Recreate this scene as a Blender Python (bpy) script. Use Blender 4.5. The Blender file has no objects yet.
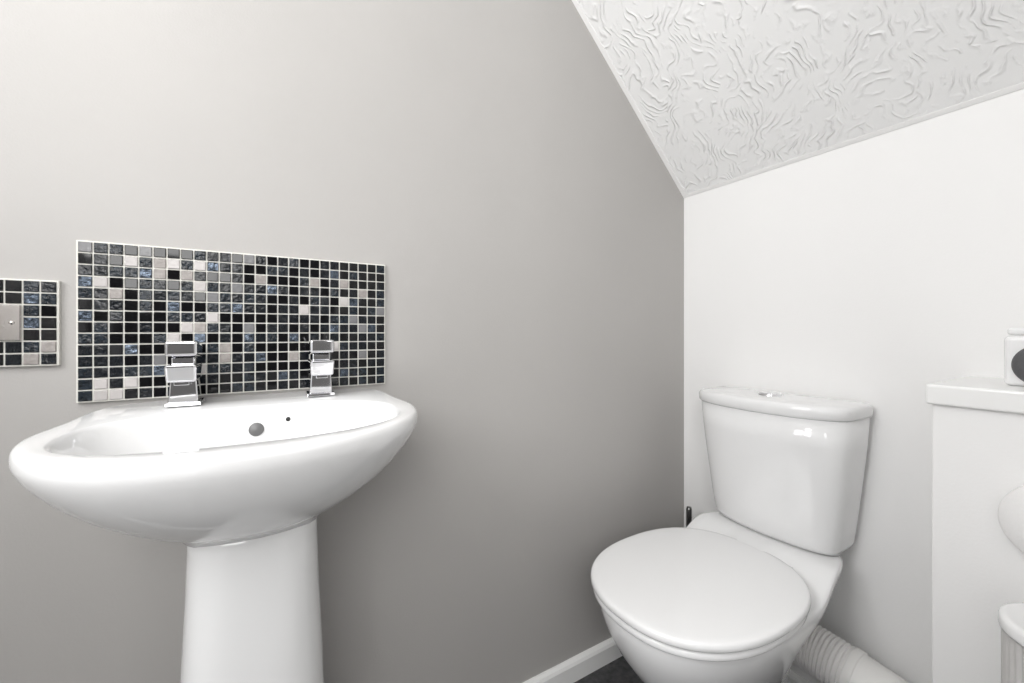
import bpy, bmesh, math, random
from mathutils import Vector, Matrix
random.seed(5)
scene = bpy.context.scene
scene.view_settings.view_transform = 'Standard'

# ------------------------------------------------------------ helpers
def mat(name, col, rough=0.5, metal=0.0, bump=0.0, bscale=100.0, spec=0.5, coat=0.0, mott=0.0, mscale=6):
    m = bpy.data.materials.new(name); m.use_nodes = True
    nt = m.node_tree; b = nt.nodes['Principled BSDF']
    b.inputs['Base Color'].default_value = (*col, 1)
    b.inputs['Roughness'].default_value = rough
    b.inputs['Metallic'].default_value = metal
    b.inputs['Specular IOR Level'].default_value = spec
    b.inputs['Coat Weight'].default_value = coat
    b.inputs['Coat Roughness'].default_value = 0.03
    tc = nt.nodes.new('ShaderNodeTexCoord')
    if bump > 0:
        n = nt.nodes.new('ShaderNodeTexNoise'); n.inputs['Scale'].default_value = bscale
        n.inputs['Detail'].default_value = 4
        bp = nt.nodes.new('ShaderNodeBump'); bp.inputs['Strength'].default_value = bump
        bp.inputs['Distance'].default_value = 0.002
        nt.links.new(tc.outputs['Object'], n.inputs['Vector'])
        nt.links.new(n.outputs['Fac'], bp.inputs['Height'])
        nt.links.new(bp.outputs['Normal'], b.inputs['Normal'])
    if mott > 0:
        n2 = nt.nodes.new('ShaderNodeTexNoise'); n2.inputs['Scale'].default_value = mscale
        n2.inputs['Detail'].default_value = 5
        r = nt.nodes.new('ShaderNodeValToRGB')
        r.color_ramp.elements[0].position = 0.3; r.color_ramp.elements[1].position = 0.7
        r.color_ramp.elements[0].color = (*[c*(1-mott) for c in col], 1)
        r.color_ramp.elements[1].color = (*[min(1, c*(1+mott)) for c in col], 1)
        nt.links.new(tc.outputs['Object'], n2.inputs['Vector'])
        nt.links.new(n2.outputs['Fac'], r.inputs['Fac'])
        nt.links.new(r.outputs['Color'], b.inputs['Base Color'])
    return m

M_grey = mat('paint_warm_grey', (0.445, 0.431, 0.417), 0.6, bump=0.12, bscale=260, mott=0.02, mscale=3)
M_white = mat('paint_white', (0.91, 0.905, 0.897), 0.6, bump=0.1, bscale=220)
M_trim = mat('gloss_white_trim', (0.90, 0.90, 0.89), 0.25)
M_cer = mat('white_ceramic', (0.85, 0.85, 0.85), 0.08, coat=0.3)
M_seat = mat('white_seat_plastic', (0.88, 0.88, 0.88), 0.14)
M_chrome = mat('chrome', (0.80, 0.80, 0.82), 0.04, 1.0)
M_steel = mat('brushed_steel', (0.58, 0.55, 0.53), 0.12, 1.0, bump=0.05, bscale=300)
M_grout = mat('grout', (0.76, 0.75, 0.70), 0.8, bump=0.2, bscale=400)
M_pipe = mat('pipe_white_plastic', (0.84, 0.83, 0.81), 0.35)
M_floor = mat('dark_floor', (0.06, 0.06, 0.063), 0.6, bump=0.5, bscale=180, mott=0.4, mscale=60)
M_paper = mat('toilet_paper', (0.90, 0.89, 0.88), 0.95, bump=0.4, bscale=350)
M_grill = mat('dark_grey_fabric', (0.10, 0.10, 0.105), 0.7, bump=0.5, bscale=500)
M_black = mat('black_hole', (0.01, 0.01, 0.01), 0.5)
M_card = mat('cardboard', (0.45, 0.36, 0.27), 0.9)
M_hall = mat('hall_paint', (0.16, 0.155, 0.15), 0.7)
M_bin = mat('bin_grey', (0.50, 0.49, 0.48), 0.4)

def artex():
    m = bpy.data.materials.new('artex_ceiling'); m.use_nodes = True
    nt = m.node_tree; b = nt.nodes['Principled BSDF']; L = nt.links.new
    b.inputs['Base Color'].default_value = (0.89, 0.89, 0.885, 1)
    b.inputs['Roughness'].default_value = 0.35
    tc = nt.nodes.new('ShaderNodeTexCoord')
    # domain warp so the comb strokes break into swirls
    nz = nt.nodes.new('ShaderNodeTexNoise'); nz.inputs['Scale'].default_value = 5; nz.inputs['Detail'].default_value = 2
    L(tc.outputs['Object'], nz.inputs['Vector'])
    vm = nt.nodes.new('ShaderNodeVectorMath'); vm.operation = 'MULTIPLY_ADD'
    vm.inputs[1].default_value = (.16, .16, .16)
    L(nz.outputs['Color'], vm.inputs[0]); L(tc.outputs['Object'], vm.inputs[2])
    def wave(scale, dist, dscale, rot, loc):
        mp = nt.nodes.new('ShaderNodeMapping'); mp.inputs['Rotation'].default_value = rot
        mp.inputs['Location'].default_value = loc
        w = nt.nodes.new('ShaderNodeTexWave'); w.inputs['Scale'].default_value = scale
        w.inputs['Distortion'].default_value = dist; w.inputs['Detail'].default_value = 2
        w.inputs['Detail Scale'].default_value = dscale; w.inputs['Detail Roughness'].default_value = .55
        L(vm.outputs[0], mp.inputs['Vector']); L(mp.outputs['Vector'], w.inputs['Vector'])
        p = nt.nodes.new('ShaderNodeMath'); p.operation = 'POWER'; p.inputs[1].default_value = 3.5
        L(w.outputs['Fac'], p.inputs[0]); return p.outputs[0]
    w1 = wave(20, 20, .5, (0.3, 0.2, 0.6), (1, 2, 3))
    w2 = wave(18, 22, .55, (0.1, 0.9, 2.0), (5, 1, 0))
    n = nt.nodes.new('ShaderNodeTexNoise'); n.inputs['Scale'].default_value = 9; n.inputs['Detail'].default_value = 1
    L(tc.outputs['Object'], n.inputs['Vector'])
    r = nt.nodes.new('ShaderNodeValToRGB'); r.color_ramp.elements[0].position = .49; r.color_ramp.elements[1].position = .51
    L(n.outputs['Fac'], r.inputs['Fac'])
    mx = nt.nodes.new('ShaderNodeMix'); mx.data_type = 'FLOAT'
    L(r.outputs['Color'], mx.inputs[0]); L(w1, mx.inputs[2]); L(w2, mx.inputs[3])
    n3 = nt.nodes.new('ShaderNodeTexNoise'); n3.inputs['Scale'].default_value = 26; n3.inputs['Detail'].default_value = 6
    L(tc.outputs['Object'], n3.inputs['Vector'])
    r3 = nt.nodes.new('ShaderNodeValToRGB'); r3.color_ramp.elements[0].position = .40; r3.color_ramp.elements[1].position = .62
    L(n3.outputs['Fac'], r3.inputs['Fac'])
    ml = nt.nodes.new('ShaderNodeMath'); ml.operation = 'MULTIPLY'
    L(mx.outputs[0], ml.inputs[0]); L(r3.outputs['Color'], ml.inputs[1])
    bp = nt.nodes.new('ShaderNodeBump'); bp.inputs['Strength'].default_value = 0.75; bp.inputs['Distance'].default_value = 0.0034
    L(ml.outputs[0], bp.inputs['Height']); L(bp.outputs['Normal'], b.inputs['Normal'])
    return m
M_artex = artex()

def empty(name, loc=(0, 0, 0)):
    e = bpy.data.objects.new(name, None); e.location = (0, 0, 0)
    e.empty_display_size = 0.05
    scene.collection.objects.link(e); return e

def add(name, verts, faces, m, smooth=False, parent=None, bevel=0, recalc=True):
    me = bpy.data.meshes.new(name)
    bm = bmesh.new()
    vs = [bm.verts.new(v) for v in verts]
    for f in faces:
        try: bm.faces.new([vs[i] for i in f])
        except ValueError: pass
    if recalc: bmesh.ops.recalc_face_normals(bm, faces=bm.faces[:])
    for f in bm.faces: f.smooth = smooth
    bm.to_mesh(me); bm.free()
    me.materials.append(m)
    o = bpy.data.objects.new(name, me); scene.collection.objects.link(o)
    if parent: o.parent = parent
    if bevel:
        bv = o.modifiers.new('bevel', 'BEVEL'); bv.width = bevel; bv.segments = 3
        bv.limit_method = 'ANGLE'
    return o

def box(name, x0, x1, y0, y1, z0, z1, m, parent=None, bevel=0):
    v = [(x, y, z) for z in (z0, z1) for (x, y) in ((x0, y0), (x1, y0), (x1, y1), (x0, y1))]
    f = [(0, 1, 2, 3), (4, 5, 6, 7), (0, 1, 5, 4), (1, 2, 6, 5), (2, 3, 7, 6), (3, 0, 4, 7)]
    return add(name, v, f, m, False, parent, bevel)

def prism_y(name, poly, y0, y1, m, parent=None, bevel=0):   # poly in (x,z)
    n = len(poly)
    v = [(x, y0, z) for x, z in poly] + [(x, y1, z) for x, z in poly]
    f = [tuple(range(n)), tuple(range(n, 2*n))] + [(i, (i+1) % n, n+(i+1) % n, n+i) for i in range(n)]
    return add(name, v, f, m, False, parent, bevel)

def spow(a, p): return math.copysign(abs(a)**p, a)
def ring(uc, hw, df, db, nf=2, nb=2, bow=0.0, hwr=None, N=112, vo=0.0):
    """plan outline in (u forward, v sideways)"""
    pts = []
    for i in range(N):
        t = 2*math.pi*i/N
        c, s = math.cos(t), math.sin(t)
        n = nf if s >= 0 else nb
        v = spow(c, 2/n); f = spow(s, 2/n)
        if s >= 0:
            d = df + bow*(1-v*v); u = uc + d*f; w = hw
        else:
            u = uc + db*f; w = hw if hwr is None else hw + (hwr-hw)*min(1, abs(f)*1.0)
        pts.append((u, v*w+vo))
    return pts

def loft(name, rings, mp, m, parent=None, cap0=True, cap1=True, smooth=True):
    """rings list of (pts, z or func(u,v)->z)"""
    N = len(rings[0][0]); verts = []; faces = []
    for pts, z in rings:
        for u, v in pts:
            zz = z(u, v) if callable(z) else z
            verts.append(mp(u, v, zz))
    for k in range(len(rings)-1):
        for i in range(N):
            j = (i+1) % N
            faces.append((k*N+i, k*N+j, (k+1)*N+j, (k+1)*N+i))
    def cap(k):
        base = [verts[k*N+i] for i in range(N)]
        c = Vector((0, 0, 0))
        for q in base: c += Vector(q)
        c /= N
        idx = len(verts); verts.append(tuple(c))
        for i in range(N): faces.append((k*N+i, k*N+(i+1) % N, idx))
    if cap0: cap(0)
    if cap1: cap(len(rings)-1)
    return add(name, verts, faces, m, smooth, parent)

def sweep(name, path, rad, m, parent=None, seg=32, caps=True):
    verts = []; faces = []; n = len(path)
    P = [Vector(p) for p in path]
    up = Vector((0, 0, 1))
    prev = None
    for i, p in enumerate(P):
        t = (P[min(i+1, n-1)]-P[max(i-1, 0)]).normalized()
        if prev is None:
            a = t.cross(up)
            if a.length < 1e-3: a = t.cross(Vector((1, 0, 0)))
            a.normalize()
        else:
            a = (prev - t*prev.dot(t)).normalized()
        prev = a; b = t.cross(a)
        r = rad(i/(n-1)) if callable(rad) else rad
        for k in range(seg):
            an = 2*math.pi*k/seg
            verts.append(tuple(p + a*math.cos(an)*r + b*math.sin(an)*r))
    for i in range(n-1):
        for k in range(seg):
            j = (k+1) % seg
            faces.append((i*seg+k, i*seg+j, (i+1)*seg+j, (i+1)*seg+k))
    if caps:
        faces.append(tuple(range(seg))); faces.append(tuple(range((n-1)*seg, n*seg)))
    return add(name, verts, faces, m, True, parent)

def lathe(name, prof, org, axis, m, parent=None, seg=48, flute=0.0, nfl=0):
    """prof list of (r, h) along axis"""
    ax = Vector(axis).normalized()
    a = ax.orthogonal().normalized(); b = ax.cross(a); o = Vector(org)
    verts = []; faces = []
    for r, h in prof:
        for k in range(seg):
            an = 2*math.pi*k/seg
            rr = max(r, 1e-5) + (flute*math.cos(an*nfl) if nfl else 0)
            verts.append(tuple(o + ax*h + a*math.cos(an)*rr + b*math.sin(an)*rr))
    for i in range(len(prof)-1):
        for k in range(seg):
            j = (k+1) % seg
            faces.append((i*seg+k, i*seg+j, (i+1)*seg+j, (i+1)*seg+k))
    return add(name, verts, faces, m, True, parent)

# ------------------------------------------------------------ room
CX, CY, CZ = -1.232, -0.92, 0.985
XL = -2.05; YR = -1.12; ZC = 2.35; ZK = 1.448; SL = 0.98
xf = -(ZC-ZK)/SL
T = 0.1
prism_y('wall_left', [(XL-T, -T), (T, -T), (T, ZK), (0, ZK), (xf, ZC), (xf, ZC+T), (XL-T, ZC+T)], 0, T, M_grey)
box('wall_back', 0, T, YR-T, 0, -T, ZK+0.12, M_white)
# front wall with an added opening that lets fill light reach the back wall
WY0, WY1, WZ0, WZ1 = -0.98, -0.30, 1.15, 2.0
def wallf():
    ys = [YR-T, WY0, WY1, 0]; zs = [-T, WZ0, WZ1, ZC+T]; v = []; f = []
    for x in (XL-T, XL):
        for y in ys:
            for z in zs: v.append((x, y, z))
    idx = lambda s, i, j: s*16+i*4+j
    for s in (0, 1):
        for i in range(3):
            for j in range(3):
                if i == 1 and j == 1: continue
                f.append((idx(s, i, j), idx(s, i+1, j), idx(s, i+1, j+1), idx(s, i, j+1)))
    for a, b in (((1, 1), (2, 1)), ((2, 1), (2, 2)), ((2, 2), (1, 2)), ((1, 2), (1, 1))):
        f.append((idx(0, *a), idx(0, *b), idx(1, *b), idx(1, *a)))
    for i in range(3):
        for j in (0, 3): f.append((idx(0, i, j), idx(0, i+1, j), idx(1, i+1, j), idx(1, i, j)))
        for k in (0, 3): f.append((idx(0, k, i), idx(0, k, i+1), idx(1, k, i+1), idx(1, k, i)))
    return add('wall_front', v, f, M_white)
wallf()
wn = empty('added_window')  # invented window, frame dresses the opening added for the fill lamp
for nm, a in (('frame_bottom', (WY0, WY1, WZ0, WZ0+.04)), ('frame_top', (WY0, WY1, WZ1-.04, WZ1)),
              ('frame_side', (WY0, WY0+.04, WZ0+.04, WZ1-.04)), ('frame_side', (WY1-.04, WY1, WZ0+.04, WZ1-.04)),
              ('mullion', ((WY0+WY1)/2-.02, (WY0+WY1)/2+.02, WZ0+.04, WZ1-.04))):
    box(nm, XL-.07, XL-.03, a[0], a[1], a[2], a[3], M_trim, wn, .003)
DX0, DX1, DZ = -1.85, -1.0, 2.0
prism_y('wall_right', [(XL, 0), (DX0, 0), (DX0, DZ), (DX1, DZ), (DX1, 0), (0, 0), (0, ZK), (xf, ZC), (XL, ZC)], YR, YR-T, M_white)
box('trim_1', DX0-0.06, DX0, YR, YR+0.015, 0, DZ+0.06, M_trim, bevel=0.003)
box('trim_2', DX1, DX1+0.06, YR, YR+0.015, 0, DZ+0.06, M_trim, bevel=0.003)
box('trim_3', DX0, DX1, YR, YR+0.015, DZ, DZ+0.06, M_trim, bevel=0.003)
box('floor', XL-T, T, YR-T-1.2, T, -T, 0, M_floor)
prism_y('ceiling', [(0, ZK), (xf, ZC), (XL, ZC), (XL, ZC+T), (xf-0.03, ZC+T), (0, ZK+T+0.04)], YR, 0, M_artex)
nrm = Vector((-SL, 0, -1)).normalized()
def slope_pt(s, y, off=0.0):
    d = Vector((-1, 0, SL)).normalized()
    p = Vector((0, y, ZK)) + d*s + nrm*off
    return tuple(p)
Ls = math.hypot(xf, ZC-ZK)
def strip(name, s0, s1, y0, y1, th):
    v = [slope_pt(s, y, o) for o in (0.0, th) for s, y in ((s0, y0), (s1, y0), (s1, y1), (s0, y1))]
    f = [(0, 1, 2, 3), (4, 5, 6, 7), (0, 1, 5, 4), (1, 2, 6, 5), (2, 3, 7, 6), (3, 0, 4, 7)]
    return add(name, v, f, M_white, False, None, 0.0008)
strip('trim_4', 0.0, Ls, -0.016, 0.0, 0.002)
strip('trim_5', 0.0, 0.012, YR, -0.016, 0.002)

prism = [(0, 0), (-0.016, 0), (-0.016, 0.046), (-0.012, 0.053), (-0.004, 0.058), (0, 0.058)]
def baseboard(name, p0, p1, inward):
    n = len(prism); v = []
    for p in (p0, p1):
        for d, z in prism: v.append((p[0]+inward[0]*-d, p[1]+inward[1]*-d, z))
    f = [tuple(range(n)), tuple(range(n, 2*n))] + [(i, (i+1) % n, n+(i+1) % n, n+i) for i in range(n)]
    return add(name, v, f, M_trim)
baseboard('baseboard_left', (XL, 0), (0, 0), (0, -1))
baseboard('baseboard_back', (0, -0.016), (0, -0.67), (-1, 0))
baseboard('baseboard_front', (XL, -0.016), (XL, YR), (1, 0))

LY = -0.677; LZ = 0.895
box('trim_boxing', -0.245, 0, YR, LY, 0, LZ-.034, M_white, bevel=0.002)
box('pipe_boxing_ledge', -0.256, 0, YR, LY+0.006, LZ-.034, LZ, M_trim, bevel=0.004)  # ledge slab capping the boxed-in pipework
box('wall_hall', XL-T, T, YR-T-1.3, YR-T-1.2, -T, 2.4, M_hall)

# ------------------------------------------------------------ mosaic
def tmat(name, c, rough=0.08, metal=0.0, bump=0.0, mott=0.0):
    return mat(name, c, rough, metal, bump=bump, bscale=160, spec=0.45, mott=mott, mscale=180)
tiles = [tmat('tile_black', (0.003, 0.003, 0.004), 0.05),
         tmat('tile_black_rippled', (0.004, 0.006, 0.009), 0.05, 0, 0.6),
         tmat('tile_charcoal', (0.010, 0.015, 0.021), 0.08, 0, 0.8, .6),
         tmat('tile_foil', (0.09, 0.11, 0.14), 0.12, 0.9, 0.9, .6),
         tmat('tile_grey', (0.18, 0.18, 0.185), 0.2, 0.0, 0.2),
         tmat('tile_pale', (0.50, 0.475, 0.465), 0.3, 0.0, 0.15),
         tmat('tile_stone', (0.32, 0.295, 0.28), 0.4, 0.0, 0.3, .15)]
wts = [36, 27, 18, 9, 3, 4, 4]
def mosaic(name, x0, z0, cols, rows, p, skip=None, ph=None):
    ph = ph or p
    W = cols*p; H = rows*ph
    e = empty(name)
    box('grout_bed', x0-0.0015, x0+W+0.0015, -0.0065, 0, z0-0.0015, z0+H+0.0015, M_grout, e, 0.001)
    me = bpy.data.meshes.new('tiles'); bm = bmesh.new()
    g = 0.00115
    for r in range(rows):
        for c in range(cols):
            if skip and skip(x0+(c+.5)*p, z0+(r+.5)*ph): continue
            a0, a1 = x0+c*p+g, x0+(c+1)*p-g
            b0, b1 = z0+r*ph+g, z0+(r+1)*ph-g
            ta, tb = random.uniform(-1, 1)*.0003, random.uniform(-1, 1)*.0003
            yb, yf = -0.005, -0.0085
            bvl = 0.0009
            lo = [bm.verts.new(q) for q in ((a0, yb, b0), (a1, yb, b0), (a1, yb, b1), (a0, yb, b1))]
            mi = [bm.verts.new(q) for q in ((a0, yf+.0008, b0), (a1, yf+.0008, b0), (a1, yf+.0008, b1), (a0, yf+.0008, b1))]
            hi = [bm.verts.new(q) for q in ((a0+bvl, yf+ta+tb, b0+bvl), (a1-bvl, yf-ta+tb, b0+bvl), (a1-bvl, yf-ta-tb, b1-bvl), (a0+bvl, yf+ta-tb, b1-bvl))]
            mi_ = random.choices(range(7), wts)[0]
            for A, B in ((lo, mi), (mi, hi)):
                for i in range(4):
                    f = bm.faces.new((A[i], A[(i+1) % 4], B[(i+1) % 4], B[i])); f.material_index = mi_
            f = bm.faces.new(hi); f.material_index = mi_
    bmesh.ops.recalc_face_normals(bm, faces=bm.faces[:])
    bm.to_mesh(me); bm.free()
    for t in tiles: me.materials.append(t)
    o = bpy.data.objects.new('tiles', me); scene.collection.objects.link(o); o.parent = e
    return e
mosaic('mosaic_splashback', -1.497, 0.873, 26, 14, 0.480/26, ph=.2575/14)
pp = 0.130/7
px1 = -1.519
mosaic('mosaic_switch_surround', px1-9*pp, 0.934, 9, 7, pp,
       skip=lambda x, z: (px1-7*pp < x < px1-2*pp and .934+2*pp < z < .934+5*pp))
sw = empty('light_switch')
sx0, sx1, sz0, sz1 = px1-7*pp+.001, px1-2*pp-.001, .934+2*pp+.001, .934+5*pp-.001
box('switch_plate', sx0, sx1, -0.0105, -0.0065, sz0, sz1, M_steel, sw, 0.001)
scx = (sx0+sx1)/2
box('switch_rocker', scx-.012, scx+.012, -0.0135, -0.0105, 0.986, 1.012, M_steel, sw, 0.001)
for s_ in (sx0+.009, sx1-.009):
    lathe('switch_screw', [(0, .0012), (.0028, .0012), (.003, 0)], (s_, -0.0105, .999), (0, -1, 0), M_steel, sw, 16)

# ------------------------------------------------------------ basin
BX = CX - 0.018
bs = empty('pedestal_basin')
mpB = lambda u, v, z: (BX+v, -u, z)
zr = 0.8615
def rimz(z):
    return lambda u, v: z + 0.005*max(0.0, min(1.0, (0.13-u)/0.08))
R = []
HW = .2335
for z, hw, df, db, nf, nb in [(0.705, .086, .070, .10, 2.6, 3), (0.717, .094, .085, .13, 2.4, 3), (0.729, .113, .110, .165, 2.2, 3.5),
                      (0.744, .138, .138, .19, 2.15, 4), (0.760, .162, .160, .199, 2.1, 5), (0.779, .186, .180, .199, 2.1, 6), (0.799, .206, .196, .199, 2.1, 6),
                      (0.817, .2205, .2065, .199, 2.1, 6), (0.829, .228, .2125, .199, 2.1, 6), (0.838, .232, .2158, .199, 2.1, 6), (0.844, HW, .217, .199, 2.1, 6), (0.852, HW, .217, .199, 2.1, 6)]:
    R.append((ring(.20, hw, df, db, nf, nb, hwr=hw-.018*min(1, hw/.2)), z))
for dz, ins in [(-.005, .0010), (-.0025, .0028), (-.0008, .0055), (0, .010)]:
    R.append((ring(.20, HW-ins, .217-ins, .199-ins*.3, 2.1, 6, hwr=HW-.018-ins), rimz(zr+dz)))
for z, hw, df, db, n in [(zr, .200, .1415, .130, 2.4), (zr-.001, .197, .139, .1275, 2.4), (zr-.004, .1935, .136, .125, 2.4), (zr-.02, .186, .131, .119, 2.4),
                      (.81, .172, .122, .112, 2.3), (.78, .153, .110, .102, 2.2), (.762, .128, .092, .088, 2.1),
                      (.752, .09, .065, .062, 2), (.747, .045, .035, .035, 2), (.745, .02, .02, .02, 2)]:
    R.append((ring(.238, hw, df, db, n, 2.6), z))
loft('basin_bowl', R, mpB, M_cer, bs)
P = []
for z, k in [(0.0, 1.28), (0.03, 1.28), (0.05, 1.23), (0.3, 1.14), (0.49, 1.07), (0.62, 1.00), (0.69, .975), (0.73, .97)]:
    P.append((ring(.17, .084*k, .108*k, .10, 3.2, 4), z))
loft('pedestal', P, mpB, M_cer, bs)
lathe('waste', [(0, .002), (.02, .002), (.024, 0), (.024, -.01)], (BX, -.238, .747), (0, 0, 1), M_chrome, bs)
lathe('overflow_cap', [(0, .0045), (.008, .0042), (.0105, .003), (.0115, -.004)], (BX-.002, -.1225, .824), (0, -1, .18), mat('overflow_grey', (.16, .16, .16), .4, .3), bs)
lathe('chain_hole', [(0, .002), (.0035, .002), (.004, -.003)], (BX+.044, -.1215, .836), (0, -1, .18), M_black, bs, 24)

def tap(name, x, y):
    e = empty(name); z0 = zr+.0035
    def b(nm, pr, zz0, zz1, bev=.002):
        (a0, a1, c0, c1), (d0, d1, e0, e1) = pr
        v = [(x+a0, y+c0, z0+zz0), (x+a1, y+c0, z0+zz0), (x+a1, y+c1, z0+zz0), (x+a0, y+c1, z0+zz0),
             (x+d0, y+e0, z0+zz1), (x+d1, y+e0, z0+zz1), (x+d1, y+e1, z0+zz1), (x+d0, y+e1, z0+zz1)]
        f = [(0, 1, 2, 3), (4, 5, 6, 7), (0, 1, 5, 4), (1, 2, 6, 5), (2, 3, 7, 6), (3, 0, 4, 7)]
        return add(nm, v, f, M_chrome, False, e, bev)
    b('base_flange', ((-.024, .024, -.024, .024), (-.023, .023, -.023, .023)), 0, .006, .001)
    b('column', ((-.0195, .0195, -.021, .019), (-.017, .017, -.020, .018)), .005, .045)
    b('spout', ((-.0195, .0195, -.040, .019), (-.0205, .0205, -.048, .019)), .040, .068, .004)
    b('neck', ((-.015, .015, -.024, .016), (-.015, .015, -.024, .016)), .067, .079)
    v = []
    for zb in (0, 1):
        for xx, yy in ((-.0205, -.042), (.0205, -.042), (.0205, .019), (-.0205, .019)):
            zt = .076 + (0 if zb == 0 else .024) + (0.006 if yy < 0 else 0)
            v.append((x+xx, y+yy, z0+zt))
    f = [(0, 1, 2, 3), (4, 5, 6, 7), (0, 1, 5, 4), (1, 2, 6, 5), (2, 3, 7, 6), (3, 0, 4, 7)]
    add('lever', v, f, M_chrome, False, e, .004)
    b('spout_aerator', ((-.010, .010, -.036, -.024), (-.010, .010, -.036, -.024)), .035, .041, .001)
    return e
tap('basin_tap', BX-.104, -.055)
tap('basin_tap', BX+.100, -.055)

# ------------------------------------------------------------ toilet
TY = -0.338
wc = empty('toilet')
mpT = lambda u, v, z: (-u, TY+v, z)
def sstep(t): t = max(0, min(1, t)); return t*t*(3-2*t)
def deckp(z, f): return lambda u, v: z + f*.046*sstep((.255-u)/.105)
R = []
for z, uc, hw, df, db, hwr in [(0.0, .28, .108, .19, .16, .095), (.012, .28, .108, .19, .16, .095), (.02, .28, .102, .185, .155, .09),
                      (.10, .28, .092, .18, .15, .075), (.17, .29, .098, .195, .17, .075), (.22, .30, .115, .230, .19, .08),
                      (.27, .32, .138, .257, .225, .09), (.32, .34, .160, .272, .27, .115)]:
    R.append((ring(uc, hw, df, db, 2.15, 4, hwr=hwr), z))
R.append((ring(.36, .174, .272, .315, 2.2, 4, hwr=.145), deckp(.36, .35)))
R.append((ring(.37, .181, .271, .335, 2.2, 4.5, hwr=.165), deckp(.39, .8)))
for dz, k in [(.404, 0), (.409, .001), (.412, .004), (.4135, .009), (.414, .03), (.414, .06), (.414, .09), (.414, .12)]:
    R.append((ring(.37, .182-k, .272-k, .340-k, 2.2, 4.5, hwr=.170-k), deckp(dz, 1)))
loft('pan', R, mpT, M_cer, wc)
def slab(name, z0, z1, grow, m, dome=0.0, edge=.005):
    rr = []
    H = z1-z0
    for k, zz in [(edge, z0), (edge*.4, z0+H*.06), (0, z0+H*.22), (0, z1-H*.45), (edge*.25, z1-H*.22), (edge*.7, z1-H*.08), (edge*1.5, z1), (edge*4, z1+dome*.25), (edge*9, z1+dome*.6), (edge*17, z1+dome*.9)]:
        rr.append((ring(.412, .191+grow-k, .244+grow-k, .222+grow-k, 2.3, 2.4, vo=-.003), zz))
    return loft(name, rr, mpT, m, wc)
slab('seat', .4165, .4310, -.004, M_seat, edge=.004)
slab('seat_lid', .4350, .4510, .001, M_seat, .003, edge=.004)
for s in (-1, 1):
    sweep('hinge', [(-.205, TY+s*.075-.022, .434), (-.205, TY+s*.075+.022, .434)], .012, M_seat, wc)
R = []
for z, hw, df, bow in [(.4615, .135, .085, .022), (.4655, .146, .098, .024), (.478, .152, .105, .025), (.52, .158, .110, .028), (.62, .169, .119, .032), (.72, .179, .127, .036), (.785, .183, .131, .038)]:
    R.append((ring(.05, hw, df-.03, .035, 7, 9, bow=bow, vo=.001), z))
loft('cistern', R, mpT, M_cer, wc)
R = []
for z, k in [(.785, .004), (.787, 0), (.791, -.003), (.805, -.004), (.8115, -.003), (.8155, 0), (.8175, .006), (.8195, .03), (.821, .06)]:
    R.append((ring(.05, .184-k, .104-k, .037-k*.5, 7, 9, bow=.040, vo=.001), z))
loft('cistern_lid', R, mpT, M_cer, wc)
ZB = .821
lathe('flush_collar', [(.027, -.004), (.027, .002), (.0255, .0035), (.023, .0035), (.0225, .001), (0, .001)], (-.105, TY, ZB), (0, 0, 1), M_chrome, wc)
for s in (-1, 1):
    pts = []
    for i in range(25):
        a = math.pi*i/24
        pts.append((math.sin(a)*.021*s + .0012*s, math.cos(a)*.021))
    n = len(pts)
    v = [(-.105+q[1], TY+q[0], ZB) for q in pts] + [(-.105+q[1], TY+q[0], ZB+.0045) for q in pts]
    f = [tuple(range(n)), tuple(range(n, 2*n))] + [(i, (i+1) % n, n+(i+1) % n, n+i) for i in range(n)]
    add('flush_button', v, f, M_chrome, False, wc, .0008)

ctrl = [(-.14, -.345, .215), (-.115, -.38, .220), (-.103, -.43, .220), (-.10, -.50, .213), (-.10, -.58, .202), (-.105, -.676, .190)]
def cr(P, n):
    out = []; P = [Vector(p) for p in P]; P = [2*P[0]-P[1]]+P+[2*P[-1]-P[-2]]
    for i in range(1, len(P)-2):
        for k in range(n):
            t = k/n
            out.append(tuple(.5*((2*P[i])+(-P[i-1]+P[i+1])*t+(2*P[i-1]-5*P[i]+4*P[i+1]-P[i+2])*t*t+(-P[i-1]+3*P[i]-3*P[i+1]+P[i+2])*t**3)))
    out.append(tuple(P[-2])); return out
def rad(t):
    if t < .12: return .056
    if t < .62: return .0535 + .0022*math.sin((t-.12)*2*math.pi*40)
    if t < .66: return .058
    return .0545
sweep('flexible_waste_pipe', cr(ctrl, 100), rad, M_pipe, wc)

tb = empty('toilet_brush'); bx, by = -.082, -.08
lathe('brush_holder', [(0, 0), (.045, 0), (.047, .005), (.042, .12), (.040, .125), (.037, .12), (.037, .02)], (bx, by, 0), (0, 0, 1), M_steel, tb)
lathe('brush_head', [(0, .03), (.03, .04), (.032, .1), (.01, .12)], (bx, by, 0), (0, 0, 1), M_pipe, tb)
lathe('brush_handle', [(.005, .1), (.005, .34), (.0085, .345), (.0085, .42), (.007, .427), (0, .428)], (bx, by, 0), (0, 0, 1), mat('dark_chrome', (.2, .2, .2), .2, 1), tb, 24)

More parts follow.
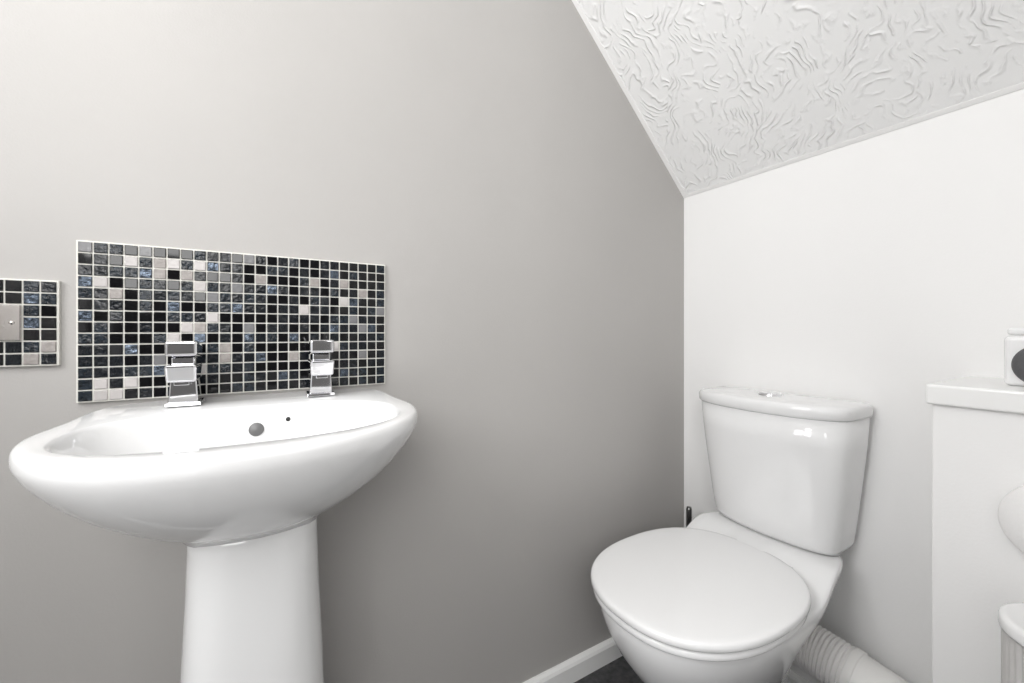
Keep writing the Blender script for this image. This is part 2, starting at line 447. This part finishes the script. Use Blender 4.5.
# ------------------------------------------------------------ right-hand items
th = empty('toilet_roll_holder')
hy, hz = CY+.104, .700
lathe('wall_rose', [(0, .008), (.022, .008), (.025, .004), (.025, 0)], (-.245, hy, hz), (-1, 0, 0), M_chrome, th)
lathe('peg', [(.008, 0), (.008, .012), (.017, .014), (.017, .05), (.012, .053), (0, .053)], (-.250, hy, hz), (-1, 0, 0), M_chrome, th)
e = empty('toilet_roll'); r = .060; L_ = .022; hz2 = hz+.006
lathe('paper', [(.021, 0), (r-.002, 0), (r, .003), (r, L_-.003), (r-.002, L_), (.021, L_)], (-.250, hy, hz2), (-1, 0, 0), M_paper, e)
lathe('core', [(.0205, .0005), (.021, L_-.0005), (.0195, L_-.0005), (.0195, .0005)], (-.250, hy, hz2), (-1, 0, 0), M_card, e)

wb = empty('waste_bin')
sx, sy = -.345, CY+.080
lathe('bin_body', [(0, .0), (.062, 0), (.066, .006), (.066, .58), (.060, .583)], (sx, sy, 0), (0, 0, 1), M_bin, wb, 240, .0012, 40)
lathe('bin_lid', [(.060, .582), (.0695, .582), (.070, .584), (.070, .594), (.068, .598), (.062, .5995), (.056, .597), (.03, .600), (0, .601)], (sx, sy, 0), (0, 0, 1), M_seat, wb, 64)
lathe('bin_foot', [(0, 0), (.069, 0), (.070, .004), (.070, .012), (.066, .015)], (sx, sy, 0), (0, 0, 1), M_seat, wb, 64)

af = empty('air_freshener')
ax0, ax1, ay0, ay1, az = -.165, -.09, CY+.075, CY+.176, LZ
box('body', ax0, ax1, ay0, ay1, az, az+.084, M_seat, af, .008)
lathe('dark_dome', [(.034, -.001), (.034, .008), (.030, .016), (.018, .021), (0, .022)], (ax0+.001, ay1-.044, az+.036), (-1, 0, 0), M_grill, af)
box('top_cap', ax0+.003, ax1-.003, ay0+.004, ay1-.004, az+.085, az+.097, M_seat, af, .004)

# pendant ceiling lamp
cl = empty('ceiling_lamp')
lx, ly, lz = -1.70, -.72, 1.98
lathe('lamp_base', [(0, 0), (.05, 0), (.05, -.02), (.04, -.025), (0, -.025)], (lx, ly, ZC), (0, 0, 1), M_trim, cl)
sweep('lamp_cord', [(lx, ly, ZC-.02), (lx, ly, lz+.13)], .003, M_trim, cl, 8)
lathe('lamp_cap', [(0, .14), (.02, .14), (.03, .12), (.03, .105)], (lx, ly, lz), (0, 0, 1), M_trim, cl)
pl = bpy.data.lights.new('pendant_bulb', 'POINT'); pl.energy = 7.5; pl.shadow_soft_size = .10; pl.color = (1, .99, .975)
po = bpy.data.objects.new('pendant_bulb', pl); po.location = (lx, ly, lz); scene.collection.objects.link(po)

def area(name, loc, target, sx, sy, power, col=(1, 1, 1)):
    l = bpy.data.lights.new(name, 'AREA'); l.shape = 'RECTANGLE'; l.size = sx; l.size_y = sy
    l.energy = power; l.color = col
    o = bpy.data.objects.new(name, l); o.location = loc
    d = Vector(target)-Vector(loc); o.rotation_euler = d.to_track_quat('-Z', 'Y').to_euler()
    scene.collection.objects.link(o); return o
area('hall_light', (-1.75, YR-.9, 1.7), (-.6, -.2, 1.0), .9, .9, 19, (1, .995, .985))
area('added_front_fill', (XL-.14, (WY0+WY1)/2, (WZ0+WZ1)/2), (0, (WY0+WY1)/2-.05, 1.05), .62, .78, 14.5, (.995, .995, 1))  # added fill lamp outside the invented window, brightens the back wall

w = bpy.data.worlds.new('world'); scene.world = w; w.use_nodes = True
w.node_tree.nodes['Background'].inputs[0].default_value = (.98, .985, 1, 1)
w.node_tree.nodes['Background'].inputs[1].default_value = 1.1

# ------------------------------------------------------------ camera
cam = bpy.data.cameras.new('camera'); co = bpy.data.objects.new('camera', cam)
scene.collection.objects.link(co); scene.camera = co
co.location = (CX, CY, CZ); co.rotation_euler = (math.radians(90), 0, -math.radians(30.5))
cam.sensor_width = 36; cam.lens = 410/1024*36; cam.shift_y = -9.5/1024; cam.clip_start = .02
